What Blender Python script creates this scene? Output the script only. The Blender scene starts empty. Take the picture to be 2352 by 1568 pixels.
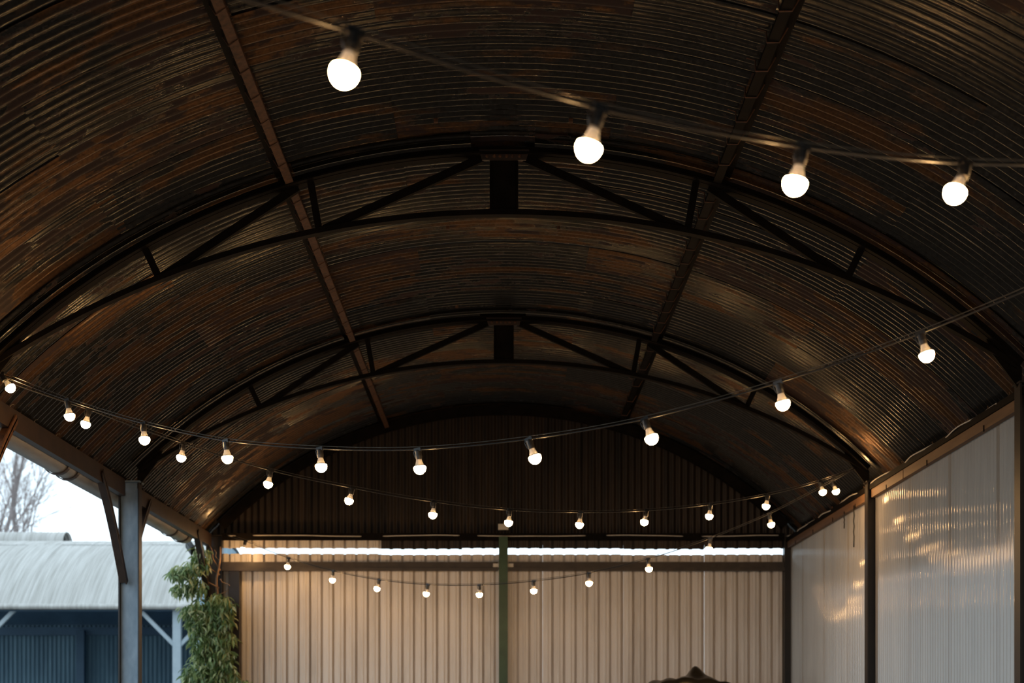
import bpy, math, random
from mathutils import Vector, Matrix

# ------------------------------------------------------------------ camera, sky, exposure
scene = bpy.context.scene
col = scene.collection
EYE = 1.65                       # camera height
FPX = 50.0 / 36.0 * 2352.0       # focal length in photo pixels
cam_data = bpy.data.cameras.new('camera')
cam = bpy.data.objects.new('camera', cam_data)
col.objects.link(cam)
cam.location = (0, 0, EYE)
cam.rotation_euler = (math.radians(90), 0, 0)
cam_data.sensor_width = 36.0
cam_data.lens = 50.0
cam_data.shift_x = 20.0 / 2352.0
cam_data.shift_y = 866.0 / 2352.0
cam_data.clip_end = 300
cam_data.dof.use_dof = True
cam_data.dof.focus_distance = 8.6
cam_data.dof.aperture_fstop = 2.6
scene.camera = cam

world = bpy.data.worlds.new('overcast_sky')
scene.world = world
world.use_nodes = True
bg = world.node_tree.nodes['Background']
bg.inputs['Color'].default_value = (0.74, 0.89, 1.0, 1)
bg.inputs['Strength'].default_value = 2.2

vs = scene.view_settings
vs.view_transform = 'Standard'
vs.look = 'None'
vs.gamma = 1.0
vs.use_curve_mapping = False
vs.exposure = 0.0

BULB_COLOR = (1.0, 0.56, 0.22)
BULB_STRENGTH = 170.0

rng = random.Random(7)


def px(x, y, d):
    """photo pixel -> point at depth d (metres along the barn)"""
    return Vector(((x - 1156.0) / FPX * d, d, EYE + (1650.0 - y) / FPX * d))


# ------------------------------------------------------------------ materials
def new_mat(name):
    m = bpy.data.materials.new(name)
    m.use_nodes = True
    nt = m.node_tree
    return m, nt, nt.nodes['Principled BSDF']


def node(nt, kind, **kw):
    n = nt.nodes.new(kind)
    for k, v in kw.items():
        setattr(n, k, v)
    return n


def coords(nt, scale=(1, 1, 1), shuffle=True):
    """object coordinates, shifted by a random amount per object"""
    tc = node(nt, 'ShaderNodeTexCoord')
    mp = node(nt, 'ShaderNodeMapping')
    mp.inputs['Scale'].default_value = scale
    nt.links.new(tc.outputs['Object'], mp.inputs['Vector'])
    if not shuffle:
        return mp.outputs['Vector']
    oi = node(nt, 'ShaderNodeObjectInfo')
    mul = node(nt, 'ShaderNodeMath', operation='MULTIPLY')
    mul.inputs[1].default_value = 91.7
    nt.links.new(oi.outputs['Random'], mul.inputs[0])
    add = node(nt, 'ShaderNodeVectorMath', operation='ADD')
    nt.links.new(mp.outputs['Vector'], add.inputs[0])
    nt.links.new(mul.outputs[0], add.inputs[1])
    return add.outputs[0]


def noise(nt, vec, scale, detail=4.0, rough=0.6):
    n = node(nt, 'ShaderNodeTexNoise')
    n.inputs['Scale'].default_value = scale
    n.inputs['Detail'].default_value = detail
    n.inputs['Roughness'].default_value = rough
    nt.links.new(vec, n.inputs['Vector'])
    return n.outputs['Fac']


def ramp(nt, fac, stops, interp='LINEAR'):
    r = node(nt, 'ShaderNodeValToRGB')
    cr = r.color_ramp
    cr.interpolation = interp
    while len(cr.elements) < len(stops):
        cr.elements.new(0.5)
    for e, (p, c) in zip(cr.elements, stops):
        e.position = p
        e.color = (c, c, c, 1) if isinstance(c, (int, float)) else (*c, 1)
    nt.links.new(fac, r.inputs['Fac'])
    return r.outputs['Color']


def mix_rgb(nt, fac, a, b, blend='MIX'):
    n = node(nt, 'ShaderNodeMix', data_type='RGBA', blend_type=blend)
    for sock, v in ((n.inputs[0], fac), (n.inputs[6], a), (n.inputs[7], b)):
        if isinstance(v, (int, float)):
            sock.default_value = v
        elif isinstance(v, tuple):
            sock.default_value = (*v, 1)
        else:
            nt.links.new(v, sock)
    return n.outputs[2]


def bump(nt, height, strength, dist, bsdf):
    b = node(nt, 'ShaderNodeBump')
    b.inputs['Strength'].default_value = strength
    b.inputs['Distance'].default_value = dist
    nt.links.new(height, b.inputs['Height'])
    nt.links.new(b.outputs['Normal'], bsdf.inputs['Normal'])


def simple(name, c1, c2, rough=0.6, metal=0.0, scale=12.0, stretch=(1, 1, 1), relief=0.0, spec=0.5):
    m, nt, p = new_mat(name)
    v = coords(nt, stretch)
    f = noise(nt, v, scale)
    nt.links.new(ramp(nt, f, [(0.3, c1), (0.7, c2)]), p.inputs['Base Color'])
    p.inputs['Roughness'].default_value = rough
    p.inputs['Metallic'].default_value = metal
    p.inputs['Specular IOR Level'].default_value = spec
    if relief:
        bump(nt, f, relief, 0.01, p)
    return m


def roof_material():
    m, nt, p = new_mat('aged_zinc_and_rust')
    v = coords(nt, (1.0, 3.2, 1.0))
    big = noise(nt, v, 0.9, 5, 0.62)
    patch = noise(nt, v, 2.1, 6, 0.65)
    fine = noise(nt, coords(nt, (1, 1, 1)), 46, 4, 0.7)
    oi = node(nt, 'ShaderNodeObjectInfo')
    zinc = ramp(nt, fine, [(0.25, (0.04, 0.039, 0.036)), (0.62, (0.10, 0.097, 0.09)), (0.8, (0.23, 0.22, 0.20))])
    tan = ramp(nt, fine, [(0.2, (0.042, 0.021, 0.010)), (0.8, (0.165, 0.087, 0.041))])
    rust = ramp(nt, fine, [(0.2, (0.012, 0.005, 0.003)), (0.8, (0.035, 0.011, 0.006))])
    sh = node(nt, 'ShaderNodeMath', operation='MULTIPLY_ADD')      # each sheet rusted to its own degree
    sh.inputs[1].default_value = 0.22
    sh.inputs[2].default_value = -0.11
    nt.links.new(oi.outputs['Random'], sh.inputs[0])
    a1 = node(nt, 'ShaderNodeMath', operation='ADD')
    nt.links.new(big, a1.inputs[0]); nt.links.new(sh.outputs[0], a1.inputs[1])
    a2 = node(nt, 'ShaderNodeMath', operation='ADD')
    nt.links.new(patch, a2.inputs[0]); nt.links.new(sh.outputs[0], a2.inputs[1])
    m_tan = ramp(nt, a1.outputs[0], [(0.53, 0.0), (0.6, 1.0)])
    m_rust = ramp(nt, a2.outputs[0], [(0.58, 0.0), (0.615, 1.0)])
    c = mix_rgb(nt, m_tan, zinc, tan)
    c = mix_rgb(nt, m_rust, c, rust)
    nt.links.new(c, p.inputs['Base Color'])
    mm = mix_rgb(nt, m_rust, mix_rgb(nt, m_tan, (0.9,) * 3, (0.6,) * 3), (0.0,) * 3)
    nt.links.new(mm, p.inputs['Metallic'])
    r = mix_rgb(nt, m_rust, mix_rgb(nt, m_tan, (0.22,) * 3, (0.32,) * 3), (0.65,) * 3)
    nt.links.new(r, p.inputs['Roughness'])
    bump(nt, fine, 0.12, 0.003, p)
    return m


def sheet_white():
    m, nt, p = new_mat('cream_coated_steel')
    v = coords(nt, (3.0, 3.0, 0.35))
    f = noise(nt, v, 1.6, 5, 0.65)
    c = ramp(nt, f, [(0.28, (0.56, 0.50, 0.43)), (0.5, (0.74, 0.68, 0.61)), (0.75, (0.80, 0.75, 0.69))])
    nt.links.new(c, p.inputs['Base Color'])
    p.inputs['Roughness'].default_value = 0.34
    return m


def sheet_poly():
    m, nt, p = new_mat('translucent_white_sheet')
    v = coords(nt, (2.0, 2.0, 0.25))
    f = noise(nt, v, 2.0, 5, 0.65)
    c = ramp(nt, f, [(0.3, (0.34, 0.325, 0.295)), (0.7, (0.45, 0.43, 0.395))])
    nt.links.new(c, p.inputs['Base Color'])
    p.inputs['Roughness'].default_value = 0.09
    p.inputs['Specular IOR Level'].default_value = 0.7
    tr = node(nt, 'ShaderNodeBsdfTranslucent')
    tr.inputs['Color'].default_value = (0.62, 0.61, 0.57, 1)
    mx = node(nt, 'ShaderNodeMixShader')
    mx.inputs[0].default_value = 0.045
    out = nt.nodes['Material Output']
    nt.links.new(p.outputs[0], mx.inputs[1])
    nt.links.new(tr.outputs[0], mx.inputs[2])
    nt.links.new(mx.outputs[0], out.inputs['Surface'])
    return m


def emitter(name, color, strength):
    m, nt, p = new_mat(name)
    p.inputs['Base Color'].default_value = (0.9, 0.88, 0.82, 1)
    p.inputs['Emission Color'].default_value = (*color, 1)
    p.inputs['Emission Strength'].default_value = strength
    return m


M = dict(
    roof=roof_material(),
    white=sheet_white(),
    poly=sheet_poly(),
    steel=simple('blackened_steel', (0.004, 0.0035, 0.003), (0.011, 0.008, 0.006), 0.65, 0.0, 9, relief=0.15, spec=0.06),
    rust_steel=simple('rusted_steel', (0.045, 0.02, 0.01), (0.14, 0.058, 0.024), 0.75, 0.0, 26, relief=0.3),
    eave=simple('brown_painted_steel', (0.03, 0.02, 0.016), (0.06, 0.037, 0.028), 0.5, 0.1, 7, relief=0.1),
    column=simple('blue_grey_paint', (0.14, 0.215, 0.29), (0.24, 0.33, 0.42), 0.42, 0.0, 14, (1, 1, 0.4), relief=0.15),
    dark_column=simple('dark_brown_paint', (0.008, 0.006, 0.005), (0.018, 0.012, 0.009), 0.45, 0.0, 10),
    gable=simple('dark_gable_sheet', (0.012, 0.009, 0.007), (0.045, 0.03, 0.02), 0.5, 0.3, 3.0, (4, 1, 0.3), relief=0.1),
    green=simple('green_paint', (0.02, 0.055, 0.022), (0.035, 0.085, 0.035), 0.45, 0.0, 8),
    timber=simple('stained_timber', (0.10, 0.05, 0.022), (0.22, 0.115, 0.05), 0.6, 0.0, 9, (1, 0.12, 1), relief=0.2),
    rail=simple('dark_rail_steel', (0.03, 0.023, 0.018), (0.06, 0.045, 0.035), 0.5, 0.1, 7),
    gutter=simple('grey_gutter', (0.20, 0.19, 0.17), (0.36, 0.34, 0.31), 0.4, 0.1, 8, (1, 0.2, 1)),
    rubber=simple('black_rubber', (0.012, 0.012, 0.012), (0.03, 0.028, 0.026), 0.35, 0.0, 20),
    wire=simple('steel_wire', (0.12, 0.105, 0.085), (0.2, 0.18, 0.15), 0.35, 0.7, 20),
    neck=simple('white_plastic', (0.66, 0.64, 0.6), (0.72, 0.7, 0.66), 0.4, 0.0, 6),
    globe=emitter('lit_diffuser', BULB_COLOR, BULB_STRENGTH),
    rope=simple('pale_cord', (0.62, 0.56, 0.48), (0.75, 0.7, 0.62), 0.6, 0.0, 20),
    box=simple('cream_plastic', (0.6, 0.56, 0.47), (0.68, 0.63, 0.54), 0.4, 0.0, 6),
    far_roof=simple('weathered_grey_sheet', (0.25, 0.245, 0.225), (0.42, 0.415, 0.40), 0.6, 0.0, 2.2, (9, 0.35, 0.35)),
    far_wall=simple('dark_blue_sheet', (0.075, 0.15, 0.21), (0.14, 0.25, 0.32), 0.6, 0.0, 2.0, (2, 2, 0.4)),
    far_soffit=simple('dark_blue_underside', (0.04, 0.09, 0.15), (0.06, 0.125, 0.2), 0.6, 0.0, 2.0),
    far_post=simple('pale_blue_paint', (0.24, 0.30, 0.34), (0.30, 0.36, 0.40), 0.5, 0.0, 6),
    black=simple('black_plastic', (0.003, 0.004, 0.005), (0.008, 0.009, 0.011), 0.5, 0.0, 9),
    glass=simple('lamp_glass', (0.05, 0.06, 0.07), (0.08, 0.09, 0.1), 0.08, 0.0, 4),
    bark=simple('grey_bark', (0.16, 0.13, 0.125), (0.27, 0.23, 0.22), 0.8, 0.0, 12),
    twig=simple('brown_twig', (0.16, 0.09, 0.05), (0.30, 0.18, 0.10), 0.7, 0.0, 18),
    tarp=simple('black_tarpaulin', (0.014, 0.012, 0.008), (0.035, 0.027, 0.016), 0.32, 0.0, 6, relief=0.3),
    concrete=simple('barn_concrete', (0.05, 0.045, 0.04), (0.085, 0.078, 0.07), 0.8, 0.0, 1.5, relief=0.1),
    yard=simple('yard_gravel', (0.10, 0.097, 0.09), (0.17, 0.165, 0.15), 0.9, 0.0, 3.0, relief=0.2),
)


def leaf_material():
    m, nt, p = new_mat('glossy_green_leaf')
    geo = node(nt, 'ShaderNodeNewGeometry')
    oi = node(nt, 'ShaderNodeObjectInfo')
    add = node(nt, 'ShaderNodeMath', operation='ADD')
    nt.links.new(geo.outputs['Random Per Island'], add.inputs[0])
    nt.links.new(oi.outputs['Random'], add.inputs[1])
    fr = node(nt, 'ShaderNodeMath', operation='FRACT')
    nt.links.new(add.outputs[0], fr.inputs[0])
    c = ramp(nt, fr.outputs[0], [(0.0, (0.05, 0.10, 0.03)), (0.45, (0.15, 0.23, 0.08)),
                                 (0.75, (0.33, 0.40, 0.17)), (1.0, (0.52, 0.55, 0.33))])
    nt.links.new(c, p.inputs['Base Color'])
    p.inputs['Roughness'].default_value = 0.38
    tr = node(nt, 'ShaderNodeBsdfTranslucent')
    nt.links.new(c, tr.inputs['Color'])
    mx = node(nt, 'ShaderNodeMixShader')
    mx.inputs[0].default_value = 0.3
    nt.links.new(p.outputs[0], mx.inputs[1]); nt.links.new(tr.outputs[0], mx.inputs[2])
    nt.links.new(mx.outputs[0], nt.nodes['Material Output'].inputs['Surface'])
    return m


M['leaf'] = leaf_material()


# ------------------------------------------------------------------ mesh builder
class MB:
    def __init__(self):
        self.v, self.f = [], []

    def add(self, verts, faces):
        o = len(self.v)
        self.v += [tuple(p) for p in verts]
        self.f += [tuple(i + o for i in f) for f in faces]
        return self

    def box(self, x0, x1, y0, y1, z0, z1):
        return self.add([(x0, y0, z0), (x1, y0, z0), (x1, y1, z0), (x0, y1, z0),
                         (x0, y0, z1), (x1, y0, z1), (x1, y1, z1), (x0, y1, z1)],
                        [(3, 2, 1, 0), (4, 5, 6, 7), (0, 1, 5, 4), (1, 2, 6, 5), (2, 3, 7, 6), (3, 0, 4, 7)])

    def bar(self, a, b, w, h, up=(0, 0, 1)):
        """rectangular bar from a to b, w across and h along up"""
        a, b = Vector(a), Vector(b)
        t = (b - a).normalized()
        s = t.cross(Vector(up))
        if s.length < 1e-6:
            s = t.cross(Vector((1, 0, 0)))
        s.normalize()
        u = s.cross(t)
        s, u = s * w / 2, u * h / 2
        q = [a - s - u, a + s - u, a + s + u, a - s + u, b - s - u, b + s - u, b + s + u, b - s + u]
        return self.add(q, [(3, 2, 1, 0), (4, 5, 6, 7), (0, 1, 5, 4), (1, 2, 6, 5), (2, 3, 7, 6), (3, 0, 4, 7)])

    def tube(self, pts, r, n=8, cap=True):
        pts = [Vector(p) for p in pts]
        rs = r if isinstance(r, (list, tuple)) else [r] * len(pts)
        rings = []
        ref = None
        for i, p in enumerate(pts):
            t = (pts[min(i + 1, len(pts) - 1)] - pts[max(i - 1, 0)]).normalized()
            if ref is None:
                ref = t.orthogonal().normalized()
            ref = (ref - t * ref.dot(t))
            ref = ref.normalized() if ref.length > 1e-6 else t.orthogonal().normalized()
            bi = t.cross(ref)
            rings.append([p + (ref * math.cos(2 * math.pi * k / n) + bi * math.sin(2 * math.pi * k / n)) * rs[i]
                          for k in range(n)])
        v = [q for ring in rings for q in ring]
        f = []
        for i in range(len(pts) - 1):
            for k in range(n):
                f.append((i * n + k, i * n + (k + 1) % n, (i + 1) * n + (k + 1) % n, (i + 1) * n + k))
        if cap:
            f.append(tuple(reversed(range(n))))
            f.append(tuple((len(pts) - 1) * n + k for k in range(n)))
        return self.add(v, f)

    def lathe(self, prof, n=20):
        """profile [(r, z)] turned about the z axis"""
        v, f = [], []
        for r, z in prof:
            for k in range(n):
                a = 2 * math.pi * k / n
                v.append((r * math.cos(a), r * math.sin(a), z))
        for i in range(len(prof) - 1):
            for k in range(n):
                f.append((i * n + k, i * n + (k + 1) % n, (i + 1) * n + (k + 1) % n, (i + 1) * n + k))
        f.append(tuple(reversed(range(n))))
        f.append(tuple((len(prof) - 1) * n + k for k in range(n)))
        return self.add(v, f)

    def arc_bar(self, r0, r1, zc, y0, y1, t0, t1, n=40):
        """curved bar in the xz plane (angles from the vertical) between radii r0 and r1"""
        v, f = [], []
        for i in range(n + 1):
            t = t0 + (t1 - t0) * i / n
            s, c = math.sin(t), math.cos(t)
            v += [(r0 * s, y0, zc + r0 * c), (r0 * s, y1, zc + r0 * c), (r1 * s, y1, zc + r1 * c), (r1 * s, y0, zc + r1 * c)]
        for i in range(n):
            for k in range(4):
                f.append((4 * i + k, 4 * i + (k + 1) % 4, 4 * i + 4 + (k + 1) % 4, 4 * i + 4 + k))
        f += [(3, 2, 1, 0), (4 * n, 4 * n + 1, 4 * n + 2, 4 * n + 3)]
        return self.add(v, f)

    def mesh(self, name, mat, smooth=False):
        me = bpy.data.meshes.new(name)
        me.from_pydata(self.v, [], self.f)
        me.materials.append(mat)
        if smooth:
            me.polygons.foreach_set('use_smooth', [True] * len(me.polygons))
        me.update()
        return me

    def build(self, name, mat, parent=None, smooth=False):
        return link(name, self.mesh(name, mat, smooth), parent)


def link(name, me, parent=None, loc=None):
    o = bpy.data.objects.new(name, me)
    col.objects.link(o)
    if parent is not None:
        o.parent = parent
    if loc is not None:
        o.location = loc
    return o


def tag(o, label, cat, group=None, kind=None):
    o['label'] = label
    o['category'] = cat
    if group:
        o['group'] = group
    if kind:
        o['kind'] = kind
    return o


def root(name, label, cat, loc=(0, 0, 0), group=None, kind=None):
    return tag(link(name, None, None, loc), label, cat, group, kind)


def copy_tree(o, parent=None):
    c = o.copy()
    col.objects.link(c)
    c.parent = parent
    for ch in list(o.children):
        copy_tree(ch, c)
    return c


# ------------------------------------------------------------------ barn dimensions
BAY = 3.66
Y0, Y1, Y2, YW = 5.124, 8.784, 12.444, 16.10      # trusses and the back wall
ZC = EYE - 1.05                                   # centre of the roof circle
RB, RT = 4.516, 4.572                             # top chord, lower and upper edge
RR = 4.612                                        # roof sheets, middle of the corrugation
XC = 3.265                                        # column centre lines
P = 0.076                                         # corrugation pitch


def arc_pt(r, x, zc=ZC):
    return zc + math.sqrt(r * r - x * x)


# ---- floor and yard
tag(MB().box(-3.6, 3.6, -6.2, 16.4, -0.15, 0.0).build('floor', M['concrete']),
    'grey concrete floor slab of the barn', 'floor', kind='structure')
tag(MB().box(-90, 90, -60, 130, -0.4, -0.16).build('ground', M['yard']),
    'gravel yard around the two barns', 'ground', kind='structure')

# ---- curved roof of corrugated sheets
ceiling = root('ceiling', 'barrel vaulted barn roof of dark rusted corrugated sheets', 'roof', kind='structure')


def roof_sheet_mesh(x0, x1, waves, lift):
    """corrugated sheet bent to the roof, between horizontal positions x0 and x1"""
    r0 = RR + lift
    t0, t1 = math.asin(x0 / RR), math.asin(x1 / RR)
    na = max(6, int(abs(t1 - t0) / math.radians(2.2)))
    ny = waves * 8
    v, f = [], []
    for i in range(na + 1):
        t = t0 + (t1 - t0) * i / na
        s, c = math.sin(t), math.cos(t)
        for j in range(ny + 1):
            y = j * P / 8
            r = r0 + 0.0095 * math.cos(2 * math.pi * j / 8) + 0.009 * j / ny
            v.append((r * s, y, ZC + r * c))
    for i in range(na):
        for j in range(ny):
            a = i * (ny + 1) + j
            f.append((a, a + 1, a + ny + 2, a + ny + 1))
    return MB().add(v, f).mesh('roof_sheet', M['roof'], True)


XE = 3.43
LAYOUT = {
    'a': [(-XE, -2.2, 0.004), (-2.32, -0.64, 0.0), (-0.76, 0.76, 0.004), (0.64, 2.32, 0.0), (2.2, XE, 0.004)],
    'b': [(-XE, -1.3, 0.0), (-1.42, 1.42, 0.0045), (1.3, XE, 0.0)],
    'vent': [(-XE, -1.3, 0.0), (-1.42, -0.2, 0.0045), (0.2, 1.42, 0.0045), (1.3, XE, 0.0)],
}
mesh_cache = {}
rows = []
y = 12.47
for k in range(7):
    rows.append((12.85 + 8 * P * k, 9, 'ab'[k % 2]))
rows.append((12.47, 6, 'vent'))
yy = 12.47
for k in range(5):
    yy -= 8 * P
    rows.append((yy, 9, 'ab'[k % 2]))
yy -= 5 * P
rows.append((yy, 6, 'a'))
yy -= 5 * P
VENT1 = yy
rows.append((yy, 6, 'vent'))
for k in range(24):  # foremost rows, unseen, carry the roof on behind the camera to cut daylight
    yy -= 8 * P
    rows.append((yy, 9, 'ab'[k % 2]))
rows.sort()
for ri, (ys, waves, kind) in enumerate(rows):
    for si, (x0, x1, lift) in enumerate(LAYOUT[kind]):
        key = (kind, si, waves)
        if key not in mesh_cache:
            mesh_cache[key] = roof_sheet_mesh(x0, x1, waves, lift)
        o = link('roof_sheet', mesh_cache[key], ceiling, (0, ys, rng.uniform(-0.003, 0.003) + 0.003 * (ri % 2)))
        o.rotation_euler = (rng.uniform(-0.002, 0.002), rng.uniform(-0.0012, 0.0012), 0)

# raised cowls over the slots in the crown
def cowl_mesh():
    v, f = [], []
    nx, ny = 16, 26 * 8
    for i in range(nx + 1):
        x = -0.5 + i / nx
        z = 0.11 - 0.3 * x * x
        for j in range(ny + 1):
            v.append((x, j * P / 8, z + 0.0095 * math.cos(2 * math.pi * j / 8)))
    for i in range(nx):
        for j in range(ny):
            a = i * (ny + 1) + j
            f.append((a, a + 1, a + ny + 2, a + ny + 1))
    m = MB().add(v, f)
    return m.mesh('vent_cowl', M['roof'], True)


cm = cowl_mesh()
for yv in (VENT1, 12.47):
    c = link('vent_cowl', cm, ceiling, (0, yv - 0.3, ZC + RR))
    st = MB()
    for sx in (-0.4, 0.4):
        for sy in (0.06, 0.95, 1.9):
            st.box(sx - 0.012, sx + 0.012, sy - 0.012, sy + 0.012, -0.03, 0.1)
    st.build('cowl_bracket', M['rust_steel'], c)

# ------------------------------------------------------------------ trusses
RL = 5.75
ZL = EYE + 3.105 - RL                              # lower chord circle
T_END = math.asin(3.17 / RB)
TL_END = math.asin(3.17 / RL)


def make_truss():
    t = root('roof_truss', 'x', 'truss')
    a = MB().arc_bar(RB, RT, ZC, -0.03, 0.035, -T_END, T_END, 48)
    a.build('top_chord', M['steel'], t)
    MB().arc_bar(RB + 0.002, RB + 0.012, ZC, -0.07, -0.03, -T_END, T_END, 48).build('chord_flange', M['steel'], t)
    MB().arc_bar(RL, RL + 0.034, ZL, -0.025, 0.03, -TL_END, TL_END, 40).build('bottom_chord', M['steel'], t)
    zk0, zk1 = ZL + RL + 0.02, ZC + RB + 0.01
    k = MB().box(-0.084, 0.092, -0.012, 0.012, zk0, zk1)
    k.box(-0.084, -0.074, -0.03, 0.03, zk0, zk1).box(0.082, 0.092, -0.03, 0.03, zk0, zk1)
    k.build('king_post', M['steel'], t)
    g = MB().add([(-0.15, -0.035, zk1 + 0.02), (0.16, -0.035, zk1 + 0.02), (0.14, -0.035, zk1 - 0.045), (-0.13, -0.035, zk1 - 0.045),
                  (-0.15, -0.047, zk1 + 0.02), (0.16, -0.047, zk1 + 0.02), (0.14, -0.047, zk1 - 0.045), (-0.13, -0.047, zk1 - 0.045)],
                 [(0, 1, 2, 3), (7, 6, 5, 4), (0, 4, 5, 1), (1, 5, 6, 2), (2, 6, 7, 3), (3, 7, 4, 0)])
    gp = g.build('gusset_plate', M['eave'], t)
    bm = MB().lathe([(0.011, 0), (0.011, 0.006), (0.007, 0.011)], 6).mesh('bolt', M['rust_steel'])
    for bx in (-0.1, -0.055, -0.02, 0.02, 0.055, 0.1):
        b = link('bolt', bm, gp, (bx, -0.047, zk1 - 0.022))
        b.rotation_euler = (math.radians(90), 0, 0)
    for s in (-1, 1):
        for xt, xb in ((1.19, 1.135), (2.21, 2.12)):
            MB().bar((s * xt, 0, arc_pt(RB, xt) + 0.01), (s * xb, 0, arc_pt(RL, xb, ZL) + 0.01), 0.035, 0.042, (1, 0, 0)).build('strut', M['steel'], t)
        for xt, xb in ((0.13, 1.11), (1.27, 2.11)):
            MB().bar((s * xt, 0.012, arc_pt(RB, xt) + 0.0), (s * xb, 0.012, arc_pt(RL, xb, ZL) + 0.025), 0.03, 0.05, (0, 0, 1)).build('diagonal_brace', M['steel'], t)
        pl = MB().add([(s * 2.98, -0.01, arc_pt(RB, 2.98)), (s * 3.2, -0.01, arc_pt(RB, 3.2) + 0.03), (s * 3.2, -0.01, 3.66), (s * 3.02, -0.01, arc_pt(RL, 3.02, ZL)),
                       (s * 2.98, 0.01, arc_pt(RB, 2.98)), (s * 3.2, 0.01, arc_pt(RB, 3.2) + 0.03), (s * 3.2, 0.01, 3.66), (s * 3.02, 0.01, arc_pt(RL, 3.02, ZL))],
                      [(0, 1, 2, 3), (7, 6, 5, 4), (0, 4, 5, 1), (1, 5, 6, 2), (2, 6, 7, 3), (3, 7, 4, 0)])
        pl.build('end_plate', M['steel'], t)
    return t


truss0 = make_truss()
for i, (ty, lab) in enumerate(((Y2, 'dark curved steel roof truss, next one in front of the gable wall'),
                               (Y1, 'dark curved steel roof truss, second one from the gable wall'),
                               (Y0, 'dark curved steel roof truss, third one from the gable wall'))):
    t = truss0 if i == 0 else copy_tree(truss0)
    t.location = (0, ty, 0)
    tag(t, lab, 'truss', 'curved steel roof trusses')

tag(MB().arc_bar(RB - 0.03, RT + 0.02, ZC, YW - 0.06, YW + 0.01, -T_END, T_END, 48).build('gable_rafter', M['steel']),
    'dark curved steel rafter along the top of the gable wall', 'rafter')

# ------------------------------------------------------------------ purlins
bays = [(Y2, YW, 'between the gable wall and the first truss'),
        (Y1, Y2, 'between the first and second truss from the gable'),
        (Y0, Y1, 'in the bay before the second truss from the gable')]
for ya, yb, where in bays:
    for s in (-1, 1):
        th = s * math.asin(1.335 / RR)
        d = Vector((math.sin(th), 0, math.cos(th)))          # outwards
        e = Vector((math.cos(th), 0, -math.sin(th)))         # along the roof
        c = Vector((0, 0, ZC)) + d * 4.56
        name = 'rusty brown' if s < 0 else 'black'
        pr = root('purlin', f'{name} steel roof purlin {where}', 'purlin', (0, 0, 0), 'roof purlins')
        m = MB()
        m.bar(c + Vector((0, ya + 0.04, 0)), c + Vector((0, yb - 0.04, 0)), 0.05, 0.072, d)
        m.build('purlin_bar', M['rust_steel'] if s < 0 else M['steel'], pr)
        f = MB().bar(c + e * 0.045 * s + d * 0.033 + Vector((0, ya + 0.04, 0)), c + e * 0.045 * s + d * 0.033 + Vector((0, yb - 0.04, 0)), 0.05, 0.01, d)
        f.build('purlin_flange', M['steel'], pr)
        n = 11 if yb < YW else 5
        for k in range(n):
            yk = ya + 0.2 + k * (yb - ya - 0.3) / n
            pts = [c + d * 0.045 - e * 0.05 * s * -1 + Vector((0, yk, 0)), c - d * 0.038 + e * 0.028 + Vector((0, yk + 0.03, 0)),
                   c - d * 0.041 - e * 0.028 + Vector((0, yk + 0.06, 0)), c + d * 0.03 - e * 0.045 + Vector((0, yk + 0.1, 0)),
                   c + d * 0.04 - e * 0.09 + Vector((0, yk + 0.12, 0))]
            MB().tube(pts, 0.004, 5).build('hook_bolt', M['rust_steel'], pr)

# ------------------------------------------------------------------ columns
def make_column(x, y, h, mat, name, label, braces=(), brace_mat=None, group='steel columns', flange=0.1):
    t = root(name, label, 'column', (x, y, 0), group)
    MB().box(-0.08, 0.08, -0.005, 0.005, 0.0, h).build('web', mat, t)
    for s in (-1, 1):
        MB().box(s * 0.085 - 0.006, s * 0.085 + 0.006, -flange / 2, flange / 2, 0.0, h).build('flange', M['dark_column'], t)
    MB().box(-0.14, 0.14, -0.12, 0.12, 0.0, 0.014).build('base_plate', mat, t)
    MB().box(-0.1, 0.1, -0.07, 0.07, h, h + 0.012).build('cap_plate', mat, t)
    sgn = -1 if x < 0 else 1
    for b in braces:
        pts = []
        for k in range(9):
            u = k / 8
            pts.append((sgn * 0.045, b * (0.05 + 0.75 * u), 2.84 + 0.83 * u + 0.05 * math.sin(math.pi * u)))
        m = MB()
        for p, q in zip(pts[:-1], pts[1:]):
            ext = (Vector(q) - Vector(p)) * 0.03
            m.bar(Vector(p) - ext, Vector(q) + ext, 0.07, 0.012, (0, 1, 0))
            m.bar(Vector(p) - ext + Vector((0.03, 0, 0)), Vector(q) + ext + Vector((0.03, 0, 0)), 0.01, 0.06, (0, -b, 1))
        m.build('knee_brace', brace_mat or M['eave'], t)
    return t


HC = 3.71
make_column(-XC, Y2, HC, M['column'], 'steel_column', 'blue grey steel column with two knee braces beside the open yard', (-1, 1))
make_column(-XC, Y1, HC, M['column'], 'steel_column', 'steel column with rusty knee braces beside the bare tree view', (-1, 1), M['rust_steel'])
make_column(-XC, YW, HC, M['dark_column'], 'steel_column', 'dark corner column wrapped in the leafy climber', (-1,))
make_column(-XC, Y0, HC, M['column'], 'steel_column', 'steel column with knee braces under the third truss, yard side', (-1, 1))
make_column(XC, Y2, HC, M['dark_column'], 'steel_column', 'black steel column standing between two translucent wall panels')
make_column(XC, YW, HC, M['dark_column'], 'steel_column', 'black corner column between cream back wall and translucent wall')
make_column(XC, Y1, HC, M['dark_column'], 'steel_column', 'dark brown column under second truss from gable, translucent wall side')
make_column(XC, Y0, HC, M['dark_column'], 'steel_column', 'dark brown column under third truss from gable, translucent wall side')

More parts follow.
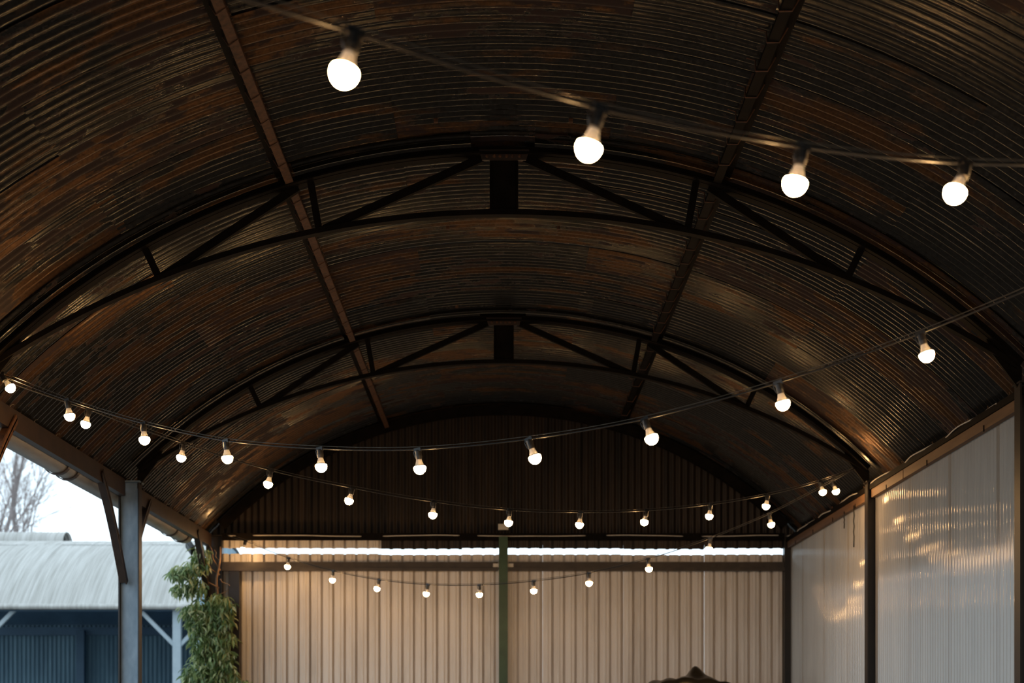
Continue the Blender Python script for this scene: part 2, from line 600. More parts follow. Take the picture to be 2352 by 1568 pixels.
# ------------------------------------------------------------------ eave beams and gutter
YF = -5.9
ZE0, ZE1 = EYE + 1.925, EYE + 2.04
hook = MB().tube([(0, 0, 0), (0, 0, 0.03), (0.02, 0.005, 0.05), (0.05, 0.01, 0.05)], 0.006, 6).mesh('hook_bolt', M['wire'], True)
be = root('eave_beam', 'brown steel eave beam above the open yard side with bolts', 'beam')
for ya, yb in ((YF, Y0 - 0.055), (Y0 + 0.055, Y1 - 0.055), (Y1 + 0.055, Y2 - 0.055), (Y2 + 0.055, YW - 0.055)):
    m = MB().box(-3.302, -3.292, ya, yb, ZE0 + 0.015, ZE1 + 0.043)
    m.box(-3.345, -3.302, ya, yb, ZE1 + 0.031, ZE1 + 0.043)
    m.box(-3.345, -3.302, ya, yb, ZE0 + 0.015, ZE0 + 0.027)
    m.build('channel', M['eave'], be)
for k in range(16):
    o = link('hook_bolt', hook, be, (-3.3, 8.05 + k * 0.49, ZE1 + 0.038))
    o.scale = (0.5, 0.5, 0.5)
    o.rotation_euler = (0, 0, rng.uniform(-0.4, 0.4))

br = root('eave_beam', 'dark steel eave beam with timber plate above translucent wall', 'beam')
m = MB().box(3.19, 3.2, YF, YW, ZE1 - 0.045, ZE1)
m.box(3.2, 3.3, YF, YW, ZE1 - 0.012, ZE1)
m.build('angle', M['steel'], br)
for (ya, yb) in ((YF, Y0 - 0.06), (Y0 + 0.06, Y1 - 0.06), (Y1 + 0.06, Y2 - 1.05), (Y2 - 1.035, Y2 - 0.06), (Y2 + 0.06, YW - 0.06)):
    MB().box(3.205, 3.245, ya, yb, ZE0, ZE1 - 0.04).build('timber_plate', M['timber'], br)
    n = max(1, int((yb - ya) / 0.85))
    for k in range(n):
        yk = ya + (k + 0.5) * (yb - ya) / n
        MB().box(3.2, 3.206, yk - 0.006, yk + 0.006, ZE0 - 0.012, ZE0 + 0.03).build('clip', M['steel'], br)
strap = MB().tube([(0.0, 0, 0.0), (0.03, 0, 0.05), (0.02, 0, 0.085)], 0.004, 6).mesh('hook_bolt', M['timber'], True)
for k in range(19):
    link('hook_bolt', strap, br, (3.225, 8.3 + k * 0.41, ZE1 - 0.03))

gt = root('rain_gutter', 'grey half-round rain gutter hanging outside the open eave', 'gutter')
gm = MB()
n = 12
v, f = [], []
GX, GZ, GR = -3.452, EYE + 1.995, 0.1
ys = [YF + 0.3 * k for k in range(int((YW - 0.5 - YF) / 0.3) + 1)]
for y in ys:
    for r in (GR, GR - 0.006):
        for k in range(n + 1):
            a = math.pi + math.pi * k / n
            v.append((GX + r * math.cos(a), y, GZ + r * math.sin(a)))
w = 2 * (n + 1)
for i in range(len(ys) - 1):
    for k in range(n):
        a = i * w + k
        f.append((a, a + 1, a + w + 1, a + w))
        b = a + n + 1
        f.append((b, b + w, b + w + 1, b + 1))
    f.append((i * w, i * w + w, i * w + w + n + 1, i * w + n + 1))
    f.append((i * w + n, i * w + 2 * n + 1, i * w + w + 2 * n + 1, i * w + w + n))
gm.add(v, f).build('trough', M['gutter'], gt, True)
for yb in (7.2, 9.4, 11.0, 11.25, 13.45, 14.7, 15.2):
    b = MB()
    pts = [(GX + (GR + 0.008) * math.cos(math.pi + math.pi * k / 10), yb, GZ + (GR + 0.008) * math.sin(math.pi + math.pi * k / 10)) for k in range(11)]
    for p, q in zip(pts[:-1], pts[1:]):
        b.bar(p, q, 0.05, 0.008, (0, 0, 1) if abs(q[0] - p[0]) > abs(q[2] - p[2]) else (1, 0, 0))
    b.bar((GX + GR, yb, GZ), (-3.345, yb, GZ + 0.0), 0.03, 0.006)
    b.build('bracket', M['eave'], gt)

# ------------------------------------------------------------------ back wall
YS = YW + 0.06
wall_back = root('wall_back', 'end wall with dark corrugated gable over cream ribbed sheets', 'wall', kind='structure')


def corrugated_strip(x0, x1, pitch, amp, ztop, zbot, sub=8, segs=4):
    v, f = [], []
    n = int(round((x1 - x0) / pitch * sub))
    for i in range(n + 1):
        x = x0 + (x1 - x0) * i / n
        yv = amp * math.cos(2 * math.pi * (x - x0) / pitch)
        for k in range(segs + 1):
            zb, zt = zbot, ztop(x)
            v.append((x, yv, zb + (zt - zb) * k / segs))
    for i in range(n):
        for k in range(segs):
            a = i * (segs + 1) + k
            f.append((a, a + segs + 1, a + segs + 2, a + 1))
    return MB().add(v, f)


GB = EYE + 1.932
x = -3.42
k = 0
while x < 3.3:
    x1 = min(x + 9 * P, 3.44)
    o = corrugated_strip(x, x1, P, 0.0095, lambda q: arc_pt(RR - 0.012, max(-4.5, min(4.5, q))), GB + 0.05).build('gable_sheet', M['gable'], wall_back, True)
    o.location = (0, YS + 0.075 + 0.004 * (k % 2), 0)
    x += 8 * P
    k += 1

# unseen gable added behind the viewpoint to hold back daylight from the front
wall_front_added = root('wall_front_added', 'unseen dark corrugated gable added above the open front to cut daylight', 'wall', kind='structure')
x = -3.42
while x < 3.3:
    o = corrugated_strip(x, min(x + 9 * P, 3.44), P, 0.0095, lambda q: arc_pt(RR - 0.012, q), GB + 0.05).build('gable_sheet', M['gable'], wall_front_added, True)
    o.location = (0, -5.8, 0)
    x += 8 * P


def box_profile(x0, ribs, ztop, zbot, pitch=0.131):
    prof = []
    for r in range(ribs):
        b = x0 + r * pitch
        prof += [(b, 0.0), (b + 0.036, 0.0), (b + 0.041, -0.006), (b + 0.060, -0.006), (b + 0.065, 0.0), (b + 0.097, 0.0), (b + 0.090, 0.055), (b + pitch - 0.0005, 0.055), (b + 0.124, 0.0), (b + pitch - 0.0005, 0.0)]
    v, f = [], []
    for (xx, yv) in prof:
        v += [(xx, yv, zbot), (xx, yv, ztop)]
    for i in range(len(prof) - 1):
        f.append((2 * i, 2 * i + 2, 2 * i + 3, 2 * i + 1))
    return MB().add(v, f)


ZG = EYE + 1.873
for k in range(7):
    x0 = -3.22 + k * 7 * 0.131
    dz = rng.uniform(-0.012, 0.006)
    o = box_profile(x0, 7, ZG + dz, 0.0).build('cladding_sheet', M['white'], wall_back)
    o.location = (0, YS - 0.01 + 0.003 * (k % 2), 0)
    o = box_profile(x0, 7, EYE + 2.085, GB + rng.uniform(-0.008, 0.008)).build('fascia_sheet', M['white'] if k < 2 else M['gable'], wall_back)
    o.location = (0, YS - 0.012 + 0.003 * (k % 2), 0)

tb = root('tie_beam', 'dark steel beam across the back wall above the light slot', 'beam')
MB().box(-3.17, 3.17, YW - 0.07, YW - 0.06, EYE + 2.01, EYE + 2.09).build('beam_web', M['steel'], tb)
MB().box(-3.17, 3.17, YW - 0.06, YW + 0.01, EYE + 2.078, EYE + 2.09).build('beam_flange', M['steel'], tb)

for xa, xb, lab in ((-3.17, -0.06, 'dark steel rail on cream sheets between ivy corner and green post'),
                    (0.06, 3.17, 'dark steel rail on cream sheets between green post and black corner column')):
    r = root('sheeting_rail', lab, 'rail', group='sheeting rails')
    m = MB().box(xa, xb, YW - 0.05, YW - 0.042, EYE + 1.665, EYE + 1.768)
    m.box(xa, xb, YW - 0.042, YW + 0.02, EYE + 1.756, EYE + 1.768)
    m.build('rail_web', M['rail'], r)
    MB().box(xa, xb, YW - 0.085, YW - 0.05, EYE + 1.665, EYE + 1.7).build('rail_lip', M['rail'], r)
    e = (xb - 0.02) if xa < 0 else xa + 0.02
    MB().box(e - 0.035, e + 0.035, YW - 0.058, YW - 0.05, EYE + 1.71, EYE + 1.75).build('cleat', M['box'], r)

gp = root('green_post', 'dark green steel post in the middle of the cream back wall', 'post')
MB().box(-0.05, 0.05, YW - 0.1, YW - 0.09, 0.0, EYE + 2.05).build('front_flange', M['green'], gp)
MB().box(-0.006, 0.006, YW - 0.09, YW + 0.02, 0.0, EYE + 2.05).build('web', M['green'], gp)
MB().box(-0.05, 0.05, YW + 0.02, YW + 0.03, 0.0, EYE + 2.05).build('rear_flange', M['green'], gp)

jb = root('junction_box', 'small cream junction box on the beam above the green post', 'box')
m = MB().box(-0.058, 0.058, YW - 0.11, YW - 0.06, EYE + 2.125, EYE + 2.19)
m.build('box_body', M['box'], jb)
MB().box(-0.052, 0.052, YW - 0.118, YW - 0.11, EYE + 2.131, EYE + 2.184).build('box_lid', M['box'], jb)

tag(MB().box(-3.09, -2.975, YW - 0.08, YW + 0.035, 0.0, EYE + 1.66).build('shade_upright', M['dark_column']),
    'dark upright added for the shade between leafy climber and cream sheets', 'post')  # added dark upright stands in for the shade beside the climber

# ------------------------------------------------------------------ translucent wall
wall_right = root('wall_right', 'wall of translucent white corrugated sheets between dark columns', 'wall', kind='structure')
PP = 0.0635
yy = YF
k = 0
while yy < YW - 0.05:
    w = min(16 * PP, YW - yy)
    m = corrugated_strip(0.0, w + PP, PP, 0.008, lambda q: 0.0, -(ZE1 - 0.01), 8, 1)
    # strip is built along x; lay it along the barn
    m.v = [(yv, xx, zz) for (xx, yv, zz) in m.v]
    o = m.build('cladding_sheet', M['poly'], wall_right, True)
    o.location = (3.258 + 0.003 * (k % 2), yy, ZE1 - 0.01)
    yy += 16 * PP
    k += 1

# ------------------------------------------------------------------ pale cord along the eave and the back beam
pts = []
for k in range(150):
    u = k / 149
    yk = 9.2 + u * (YW - 0.12 - 9.2)
    pts.append((3.192 + 0.016 * math.sin(41 * u), yk, ZE1 - 0.002 + 0.007 * math.sin(33 * u) + 0.004 * math.sin(71 * u)))
cr = root('pale_cord', 'pale cord looped along the eave over the translucent wall', 'cord')
MB().tube(pts, 0.005, 6).build('cord', M['rope'], cr, True)
pts = []
for k in range(160):
    u = k / 159
    pts.append((-3.1 + 6.2 * u, YW - 0.078 + 0.016 * math.sin(31 * u) + 0.008 * math.sin(77 * u), EYE + 2.06 + 0.006 * math.sin(20 * u)))
cr = root('pale_cord', 'pale cord along the dark beam over the light slot', 'cord')
MB().tube(pts, 0.006, 6).build('cord', M['rope'], cr, True)

for x_, y_, ln, lab in ((3.2, 12.98, 0.38, 'long black tie hanging from eave beside the black column'),
                        (3.2, 13.35, 0.16, 'short black tie hanging from eave before the translucent wall')):
    pts = [(x_, y_ + 0.012 * math.sin(9 * k), ZE0 + 0.02 - ln * k / 8) for k in range(9)]
    tag(MB().tube(pts, 0.006, 6).build('hanging_tie', M['black'], None, True), lab, 'cord')

# ------------------------------------------------------------------ festoon strings
SOCK = MB().lathe([(0.010, 0.0), (0.016, -0.004), (0.017, -0.03), (0.0155, -0.046)], 14)
SOCK.box(-0.02, 0.02, -0.008, 0.008, -0.006, 0.012)
SOCK.tube([(-0.018, 0, 0.004), (-0.026, 0, -0.006), (-0.022, 0, -0.03), (-0.013, 0, -0.046)], 0.0028, 5)
SOCK_ME = SOCK.mesh('lamp_holder', M['rubber'], False)
NECK_ME = MB().lathe([(0.0135, -0.044), (0.014, -0.048), (0.017, -0.060), (0.0208, -0.070), (0.0224, -0.0765), (0.0262, -0.0782), (0.0262, -0.0795)], 20).mesh('neck', M['neck'], True)
prof = [(0.0261, -0.0796), (0.0300, -0.0818)]
for k in range(0, 8):
    a = math.pi / 2 * k / 8
    prof.append((0.0318 * math.cos(a), -0.088 - 0.034 * math.sin(a)))
prof.append((0.002, -0.1221))
GLOBE_ME = MB().lathe(prof, 24).mesh('diffuser', M['globe'], True)


def ordinal(i):
    return ['first', 'second', 'third', 'fourth', 'fifth', 'sixth', 'seventh', 'eighth', 'ninth', 'tenth', 'eleventh', 'twelfth'][i]


def make_bulb(p, tilt, label, group):
    b = root('light_bulb', label, 'bulb', p, group)
    link('neck', NECK_ME, b)
    link('diffuser', GLOBE_ME, b)
    b.rotation_euler = tilt
    return b


def festoon(label, ends, pixels, extra, label_fn, extra_label):
    """ends: two fixing points (x, depth, z above eye). pixels: holder and bulb centre pixels; the string hangs in the
    upright plane through its two fixings, which gives each lamp its depth. extra: (x, drop) of lamps out of frame."""
    (xa, da, za), (xb, db, zb) = ends
    k = (db - da) / (xb - xa)
    c0 = da - k * xa
    t = root('festoon_cable', label, 'cable', group='festoon cables')
    lamps = []
    for i, (hx, hy, bx, by) in enumerate(pixels):
        u = (hx - 1156.0) / FPX
        x = c0 * u / (1 - k * u)
        d = c0 + k * x
        z = EYE + (1650.0 - hy) / FPX * d
        bx_w = (bx - 1156.0) / FPX * d
        bz_w = EYE + (1650.0 - by) / FPX * d
        ang = math.atan2(bx_w - x, max(0.03, z - bz_w))
        lamps.append((x, d, z, ang, label_fn(i), i))
    pts = [(xa, da, EYE + za)] + [(l[0], l[1], l[2]) for l in lamps] + [(xb, db, EYE + zb)]
    pts.sort()
    if extra:
        # smooth sag through the fixings and the seen lamps gives the height of the lamps out of frame
        def height(xq):
            for (p, q) in zip(pts[:-1], pts[1:]):
                if p[0] <= xq <= q[0]:
                    w = (xq - p[0]) / (q[0] - p[0])
                    span = q[0] - p[0]
                    return p[2] + (q[2] - p[2]) * w - 0.075 * span * span * w * (1 - w)
        new = [(xq, c0 + k * xq, height(xq), rng.uniform(-0.2, 0.2), extra_label(xq), -1) for xq in extra]
        lamps += new
        pts = sorted(pts + [(l[0], l[1], l[2]) for l in new])
    # cable: small sag between neighbouring lamps
    cable = []
    for p, q in zip(pts[:-1], pts[1:]):
        p, q = Vector(p), Vector(q)
        for j in range(8):
            w = j / 8
            r = p.lerp(q, w)
            r.z -= 0.018 * (q - p).length * 4 * w * (1 - w) * 0.5
            cable.append(r)
    cable.append(Vector(pts[-1]))
    MB().tube(cable, 0.0042, 6).build('cable', M['rubber'], t, True)
    n = len(pts)
    wire = []
    for j in range(8 * (n - 1) + 1):
        i = min(j // 8, n - 2)
        w = j / 8 - i
        p0, p1, p2, p3 = (Vector(pts[max(0, i - 1)]), Vector(pts[i]), Vector(pts[i + 1]), Vector(pts[min(n - 1, i + 2)]))
        q = 0.5 * ((2 * p1) + (p2 - p0) * w + (2 * p0 - 5 * p1 + 4 * p2 - p3) * w * w + (3 * p1 - p0 - 3 * p2 + p3) * w ** 3)
        q.z += 0.014
        wire.append(q)
    MB().tube(wire, 0.002, 5).build('support_wire', M['wire'], t, True)
    yaw = math.atan2(db - da, xb - xa)
    for (x, d, z, ang, lab, i) in lamps:
        pos = (x, d, z - 0.004)
        tilt = (rng.uniform(-0.12, 0.12), -ang, 0.0)
        h = link('lamp_holder', SOCK_ME, t, pos)
        h.rotation_euler = (tilt[0], tilt[1], yaw)
        make_bulb(pos, tilt, lab, 'bulbs on ' + label)
    return t


ATT = 2.2
festoon('black festoon cable hanging highest, under the ribbed roof bay',
        ((-3.2, Y0 - BAY, ATT), (3.2, Y0, ATT)),
        [(815, 75, 788, 180), (1378, 250, 1355, 325), (1845, 338, 1830, 405), (2218, 375, 2192, 440)],
        [-2.9, -2.32, -1.76, -1.2, -0.64 - 0.28, 1.83, 2.38, 2.9],
        lambda i: ['large lit bulb of the highest string, hanging nearest the rusty purlin',
                   'large lit bulb of the highest string, hanging beside the crown slot vent',
                   'large lit bulb of the highest string, first past the black purlin',
                   'large lit bulb of the highest string, second past the black purlin'][i],
        lambda xq: 'lit bulb of the highest string near its yard side fixing' if xq < 0 else 'lit bulb of the highest string near its translucent wall fixing')
festoon('black festoon cable crossing below the second truss from the gable',
        ((-3.2, Y1, 2.13), (3.2, Y0, ATT)),
        [(5, 860, 18, 880), (155, 918, 158, 946), (330, 972, 332, 999), (519, 1012, 521, 1040), (735, 1030, 737, 1060),
         (960, 1032, 963, 1062), (1215, 1008, 1226, 1041), (1482, 962, 1493, 995), (1788, 878, 1797, 915), (2115, 765, 2125, 800)],
        [2.3, 2.84],
        lambda i: f'{ordinal(i)} lit bulb from the yard side on the long middle string',
        lambda xq: 'lit bulb of the long middle string near its translucent wall fixing')
festoon('black festoon cable in front of the dark gable, ending at black column',
        ((-3.2, Y1, 2.13), (3.08, Y2, 2.19)),
        [(205, 940, 199, 963), (422, 1018, 418, 1040), (622, 1080, 618, 1100), (810, 1120, 804, 1141), (997, 1152, 995, 1172),
         (1171, 1171, 1169, 1191), (1334, 1176, 1332, 1195), (1485, 1172, 1481, 1191), (1632, 1158, 1630, 1177),
         (1764, 1136, 1761, 1154), (1884, 1105, 1888, 1123)],
        [],
        lambda i: f'{ordinal(10 - i)} lit bulb from the black column on the string before the dark gable', None)
festoon('black festoon cable swagged low before the cream back wall',
        ((-3.1, 15.9, 2.05), (3.08, Y2, 2.19)),
        [(1913, 1104, 1919, 1122), (1767, 1180, 1770, 1195), (1632, 1236, 1630, 1251), (1489, 1283, 1490, 1299), (1353, 1316, 1353, 1331),
         (1226, 1334, 1226, 1351), (1101, 1343, 1101, 1358), (983, 1342, 980, 1357), (871, 1331, 867, 1347), (765, 1311, 764, 1326),
         (663, 1281, 661, 1296), (564, 1242, 561, 1254)],
        [],
        lambda i: f'{ordinal(11 - i)} lit bulb from the leafy corner on the low string at cream wall', None)

# ------------------------------------------------------------------ tarpaulin heap by the back wall
def tarp():
    d = 15.1
    c = px(1590, 1568, d)
    m = MB()
    nu, nv = 44, 22
    v, f = [], []
    for i in range(nu + 1):
        for j in range(nv + 1):
            u, w = i / nu * 2 - 1, j / nv * 2 - 1
            ex = max(abs(u), abs(w))
            x, y = u * 0.62, w * 0.42
            side = max(0.0, (ex - 0.72) / 0.28)
            z = c.z - 0.03 + 0.10 * (1 - abs(u)) - 0.05 * w * w
            peak = math.exp(-((u - 0.1) / 0.13) ** 2 - (w / 0.35) ** 2)
            z += 0.10 * peak + 0.03 * math.exp(-((u - 0.24) / 0.08) ** 2 - (w / 0.4) ** 2)
            z += 0.014 * math.sin(9 * u + 4 * w) + 0.01 * math.sin(17 * u - 6 * w)
            z = z * (1 - side) + 0.002 * side
            if side > 0:
                x = (x / ex * 0.72) * (1 + 0.06 * side + 0.02 * math.sin(14 * w + 10 * u))
                y = (y / ex * 0.72) * (1 + 0.06 * side + 0.02 * math.sin(14 * u))
            v.append((x + 0.0, y, max(0.002, z)))
    for i in range(nu):
        for j in range(nv):
            a = i * (nv + 1) + j
            f.append((a, a + nv + 1, a + nv + 2, a + 1))
    m.add(v, f)
    o = m.build('tarpaulin_cover', M['tarp'], None, True)
    o.location = (c.x - 0.03, d, 0)
    tag(o, 'dark tarpaulin draped to a peak before the cream back wall', 'tarpaulin')


tarp()

# ------------------------------------------------------------------ leafy climber on the corner column
def leaf_mesh():
    L, W = 0.095, 0.014
    v = [(0, 0, 0), (-W, L * 0.4, 0.006), (0, L * 0.42, 0), (W, L * 0.4, 0.006), (-W * 0.6, L * 0.75, 0.0), (0, L * 0.76, -0.006), (W * 0.6, L * 0.75, 0.0), (0, L, -0.014)]
    f = [(0, 2, 1), (0, 3, 2), (1, 2, 5, 4), (2, 3, 6, 5), (4, 5, 7), (5, 6, 7)]
    return v, f


LV, LF = leaf_mesh()
cl = root('climbing_shrub', 'leafy green climber growing up the dark corner column', 'climber', (-3.25, 15.85, 0))
origin = Vector((-3.25, 15.85, 0))
stem = MB()


def stem_path(p0, p1, r0, r1, wob=0.03, n=10):
    pts, rs = [], []
    for k in range(n + 1):
        u = k / n
        p = Vector(p0).lerp(Vector(p1), u) + Vector((wob * math.sin(5 * u + p0[0] * 9), wob * math.cos(4 * u + p1[2] * 7), 0)) * (1 - abs(2 * u - 1))
        pts.append(p - origin)
        rs.append(r0 + (r1 - r0) * u)
    return pts, rs


main = [((-3.2, 15.9, 0.0), px(500, 1400, 15.85), 0.03, 0.02), ((-3.3, 15.75, 0.0), px(470, 1420, 15.7), 0.022, 0.014),
        (px(500, 1400, 15.85), px(506, 1255, 15.85), 0.018, 0.008), (px(506, 1310, 15.85), px(480, 1250, 15.8), 0.009, 0.004),
        (px(505, 1320, 15.85), px(470, 1290, 15.75), 0.008, 0.003), (px(506, 1330, 15.85), px(528, 1345, 15.8), 0.007, 0.003),
        (px(503, 1350, 15.85), px(440, 1310, 15.7), 0.008, 0.003), (px(506, 1290, 15.85), px(492, 1262, 15.8), 0.006, 0.003),
        (px(504, 1372, 15.85), px(524, 1352, 15.8), 0.006, 0.003)]
for a, b, r0, r1 in main:
    pts, rs = stem_path(a, b, r0, r1)
    MB().tube(pts, rs, 7).build('stem', M['twig'], cl, True)

clusters = [  # pixel centre, pixel radii, how many leaves
    (412, 1312, 26, 16, 150), (440, 1302, 24, 16, 120), (458, 1270, 14, 22, 70), (476, 1285, 10, 26, 40),
    (420, 1352, 24, 14, 110), (448, 1345, 26, 20, 150), (436, 1400, 22, 16, 110), (462, 1400, 30, 26, 220),
    (500, 1378, 26, 18, 120), (520, 1392, 20, 20, 110), (490, 1425, 38, 24, 240), (525, 1420, 14, 18, 50), (448, 1430, 18, 22, 110),
    (460, 1470, 24, 26, 200), (505, 1465, 36, 22, 220), (470, 1505, 30, 20, 190), (510, 1510, 28, 24, 180),
    (445, 1545, 26, 24, 230), (480, 1550, 34, 24, 230), (520, 1548, 26, 20, 150), (560, 1566, 22, 6, 40),
]
lrng = random.Random(21)
stuff = MB()
singles = []
for (cx, cy, rx, ry, n) in clusters:
    n = int(n * 1.15)
    dc = 15.74 + lrng.uniform(-0.08, 0.05)
    for k in range(n):
        a, r = lrng.uniform(0, 2 * math.pi), math.sqrt(lrng.random())
        dd = dc + lrng.gauss(0, 0.10)
        p = px(cx + rx * r * math.cos(a), cy + ry * r * math.sin(a), dd) - origin
        az = lrng.uniform(0, 2 * math.pi)
        pitch = -lrng.uniform(0.3, 1.5)
        roll = lrng.uniform(-0.7, 0.7)
        s = lrng.uniform(0.65, 1.35)
        mtx = Matrix.Translation(p) @ Matrix.Rotation(az, 4, 'Z') @ Matrix.Rotation(pitch, 4, 'X') @ Matrix.Rotation(roll, 4, 'Y') @ Matrix.Scale(s, 4)
        if len(singles) < 280 and dd < dc - 0.06 and lrng.random() < 0.45:
            singles.append(mtx)
        else:
            stuff.add([mtx @ Vector(q) for q in LV], LF)
lm = MB().add(LV, LF).mesh('leaf', M['leaf'])
for mtx in singles:
    o = link('leaf', lm, cl)
    o.matrix_local = mtx
fo = stuff.build('foliage', M['leaf'], cl)
fo['kind'] = 'stuff'

# ------------------------------------------------------------------ floodlight outside the corner
fl = root('floodlight', 'small black floodlight on the eave above the leafy climber', 'floodlight', px(437, 1256, 15.75))
m = MB().box(-0.065, 0.065, -0.025, 0.025, -0.055, 0.055)
b = m.build('housing', M['black'], fl)
b.rotation_euler = (0.5, 0.75, -0.7)
g = MB().box(-0.048, 0.048, -0.026, -0.02, -0.038, 0.038).build('lamp_glass', M['glass'], b)
MB().tube([(0, 0.0, 0), (0.05, 0.04, 0.02), (0.13, 0.06, 0.03)], 0.009, 6).build('arm', M['black'], fl)

# ------------------------------------------------------------------ neighbouring barn across the yard
FD = 26.0
fb = root('barn', 'pale round-roofed open barn across the yard', 'barn', (-8.0, FD + 3.25, 0))
fo_ = Vector((-8.0, FD + 3.25, 0))
FE = EYE + 2.06
FA = EYE + 3.60                                     # eave and crown of its roof
half = 3.45
FR = (half ** 2 + (FA - FE) ** 2) / (2 * (FA - FE))
FZ = FA - FR


def far_sheet(t0, t1, waves, r0):
    v, f = [], []
    na, ny = 12, waves * 6
    for i in range(na + 1):
        t = t0 + (t1 - t0) * i / na
        for j in range(ny + 1):
            r = r0 + 0.0095 * math.cos(2 * math.pi * j / 6)
            v.append((j * P / 6, r * math.sin(t), FZ + r * math.cos(t)))
    for i in range(na):
        for j in range(ny):
            a = i * (ny + 1) + j
            f.append((a, a + ny + 1, a + ny + 2, a + 1))
    return MB().add(v, f).mesh('roof_sheet', M['far_roof'], True)


te = math.asin(half / FR)
fs = [far_sheet(-te, -te * 0.3, 9, FR + 0.004), far_sheet(-te * 0.35, te * 0.35, 9, FR + 0.01), far_sheet(te * 0.3, te, 9, FR + 0.004)]
FX = 2.4
x = FX - 9 * P - 15 * 8 * P
while x < FX - 9 * P + 0.01:
    for me in fs:
        link('roof_sheet', me, fb, (x, 0, rng.uniform(-0.004, 0.004)))
    x += 8 * P
# underside lining
m = MB()
v, f = [], []
for i in range(25):
    t = -te + 2 * te * i / 24
    for xx in (-7.2, FX):
        v.append((xx, (FR - 0.03) * math.sin(t), FZ + (FR - 0.03) * math.cos(t)))
for i in range(24):
    f.append((2 * i, 2 * i + 1, 2 * i + 3, 2 * i + 2))
m.add(v, f).build('roof_lining', M['far_soffit'], fb, True)
# back wall of dark sheets
k = 0
x = -7.2
while x < FX - 0.5:
    o = corrugated_strip(0, 9 * 0.1, 0.1, 0.014, lambda q: FE + 0.08, 0.0, 6, 1).build('wall_sheet', M['far_wall'], fb)
    o.location = (x, 3.3 + 0.004 * (k % 2), 0)
    x += 8 * 0.1
    k += 1
MB().box(-7.2, FX, 3.18, 3.26, FE - 0.16, FE + 0.03).build('wall_beam', M['far_soffit'], fb)
MB().box(-7.2, FX, -3.32, -3.24, FE - 0.1, FE - 0.03).build('eave_beam', M['far_soffit'], fb)
MB().tube([(-7.2, -3.46, FE - 0.03), (FX, -3.46, FE - 0.03)], 0.05, 8).build('gutter', M['far_roof'], fb)
# end walls close the barn off
for xe in (FX - 0.02,):
    v = [(xe, -half * 0.98, 0), (xe, half * 0.98, 0)] + [(xe, (FR - 0.05) * math.sin(te * (1 - 2 * i / 12)), FZ + (FR - 0.05) * math.cos(te * (1 - 2 * i / 12))) for i in range(13)]
    MB().add(v, [tuple(range(len(v)))]).build('end_wall', M['far_wall'], fb)
for k in range(-2, 3):
    xp = px(408, 0, FD).x - fo_.x + k * BAY
    if xp > FX or xp < -7.2:
        continue
    MB().box(xp - 0.075, xp + 0.075, -3.33, -3.2, 0, FE - 0.05).build('post', M['far_post'], fb)
    for s in (-1, 1):
        MB().bar((xp + s * 0.05, -3.27, FE - 0.72), (xp + s * 0.70, -3.27, FE - 0.06), 0.07, 0.07).build('post_brace', M['far_post'], fb)
    MB().box(xp - 0.09, xp + 0.09, 3.05, 3.2, 0, FE - 0.05).build('rear_post', M['far_soffit'], fb)
# ridge cowl
v, f = [], []
xr0, xr1 = px(-30, 0, FD + 3.3).x - fo_.x, px(158, 0, FD + 3.3).x - fo_.x
nx = int((xr1 - xr0) / (P / 6))
for i in range(nx + 1):
    for j in range(13):
        a = math.pi * j / 12
        r = 0.0095 * math.cos(2 * math.pi * i / 6)
        v.append((xr0 + i * P / 6, -(0.34 + r) * math.cos(a), FA - 0.03 + (0.26 + r) * math.sin(a)))
for i in range(nx):
    for j in range(12):
        a = i * 13 + j
        f.append((a, a + 13, a + 14, a + 1))
rc = MB().add(v, f).build('ridge_cowl', M['far_roof'], fb, True)
v = [(xr1 - 0.4, -0.32 * math.cos(math.pi * j / 12), FA - 0.03 + 0.245 * math.sin(math.pi * j / 12)) for j in range(13)]
MB().add(v, [tuple(range(13))]).build('cowl_shade_sheet', M['black'], rc)  # black sheet set inside the open cowl stands in for its shaded hollow

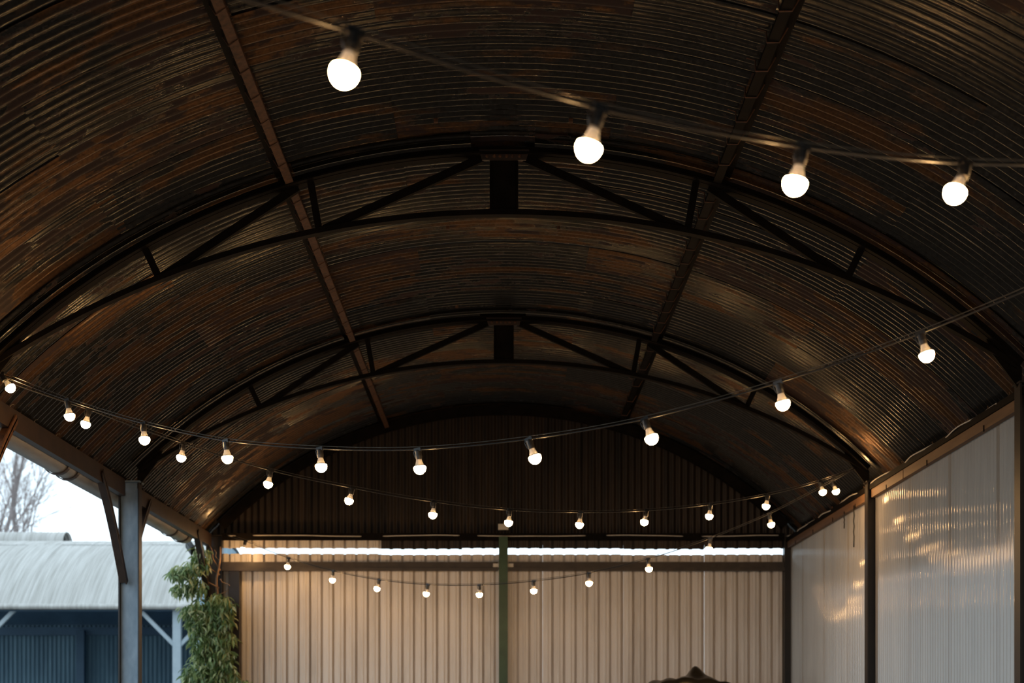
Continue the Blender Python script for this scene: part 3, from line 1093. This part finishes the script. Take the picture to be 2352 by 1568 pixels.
# ------------------------------------------------------------------ bare trees behind it
def bare_tree(name, label, base, height, seed, spread=1.0):
    tr = random.Random(seed)
    t = root(name, label, 'tree', base, 'bare trees behind the pale barn')
    big, fine = MB(), MB()

    def grow(p, d, ln, r, depth):
        pts, rs = [p], [r]
        q = Vector(p)
        dd = Vector(d).normalized()
        n = 6
        for k in range(n):
            dd = (dd + Vector((tr.gauss(0, 0.09), tr.gauss(0, 0.09), tr.gauss(0, 0.05) + (0.03 if depth < 2 else -0.05)))).normalized()
            q = q + dd * ln / n
            pts.append(q.copy())
            rs.append(r * (1 - 0.72 * (k + 1) / n))
        (big if depth < 2 else fine).tube(pts, rs, 6 if depth < 2 else 3, depth < 2)
        if depth >= 4:
            return
        nb = (13, 8, 7, 5)[depth]
        for k in range(nb):
            u = 0.25 + 0.75 * (k + tr.random()) / nb
            i = min(n - 1, int(u * n))
            b = Vector(pts[i]).lerp(Vector(pts[i + 1]), u * n - i)
            tan = (Vector(pts[i + 1]) - Vector(pts[i])).normalized()
            side = Vector((tr.gauss(0, 1), tr.gauss(0, 1), tr.gauss(0, 0.4))).normalized()
            ang = (0.5, 0.6, 0.7, 0.8)[depth] * spread
            nd = (tan + side * ang).normalized()
            grow(b, nd, ln * (0.42, 0.5, 0.5, 0.55)[depth] * (1.15 - 0.45 * u) * tr.uniform(0.8, 1.2), rs[i] * (0.6 if depth else 0.45), depth + 1)

    grow(Vector((0, 0, 0)), Vector((0, 0, 1)), height, height * 0.011, 0)
    big.build('trunk', M['bark'], t, True)
    o = fine.build('twigs', M['bark'], t)
    o['kind'] = 'stuff'
    return t


bare_tree('bare_tree', 'bare winter tree with drooping twigs behind the ridge cowl', (px(50, 0, 42).x, 42, 0), 11.0, 5, 0.9)
bare_tree('bare_tree', 'slimmer bare winter tree above the dark end of the ridge cowl', (px(120, 0, 51).x, 51, 0), 11.5, 12, 0.8)
bare_tree('bare_tree', 'bare winter tree half hidden by the rusty knee brace', (px(-70, 0, 60).x, 60, 0), 15.5, 31, 0.9)
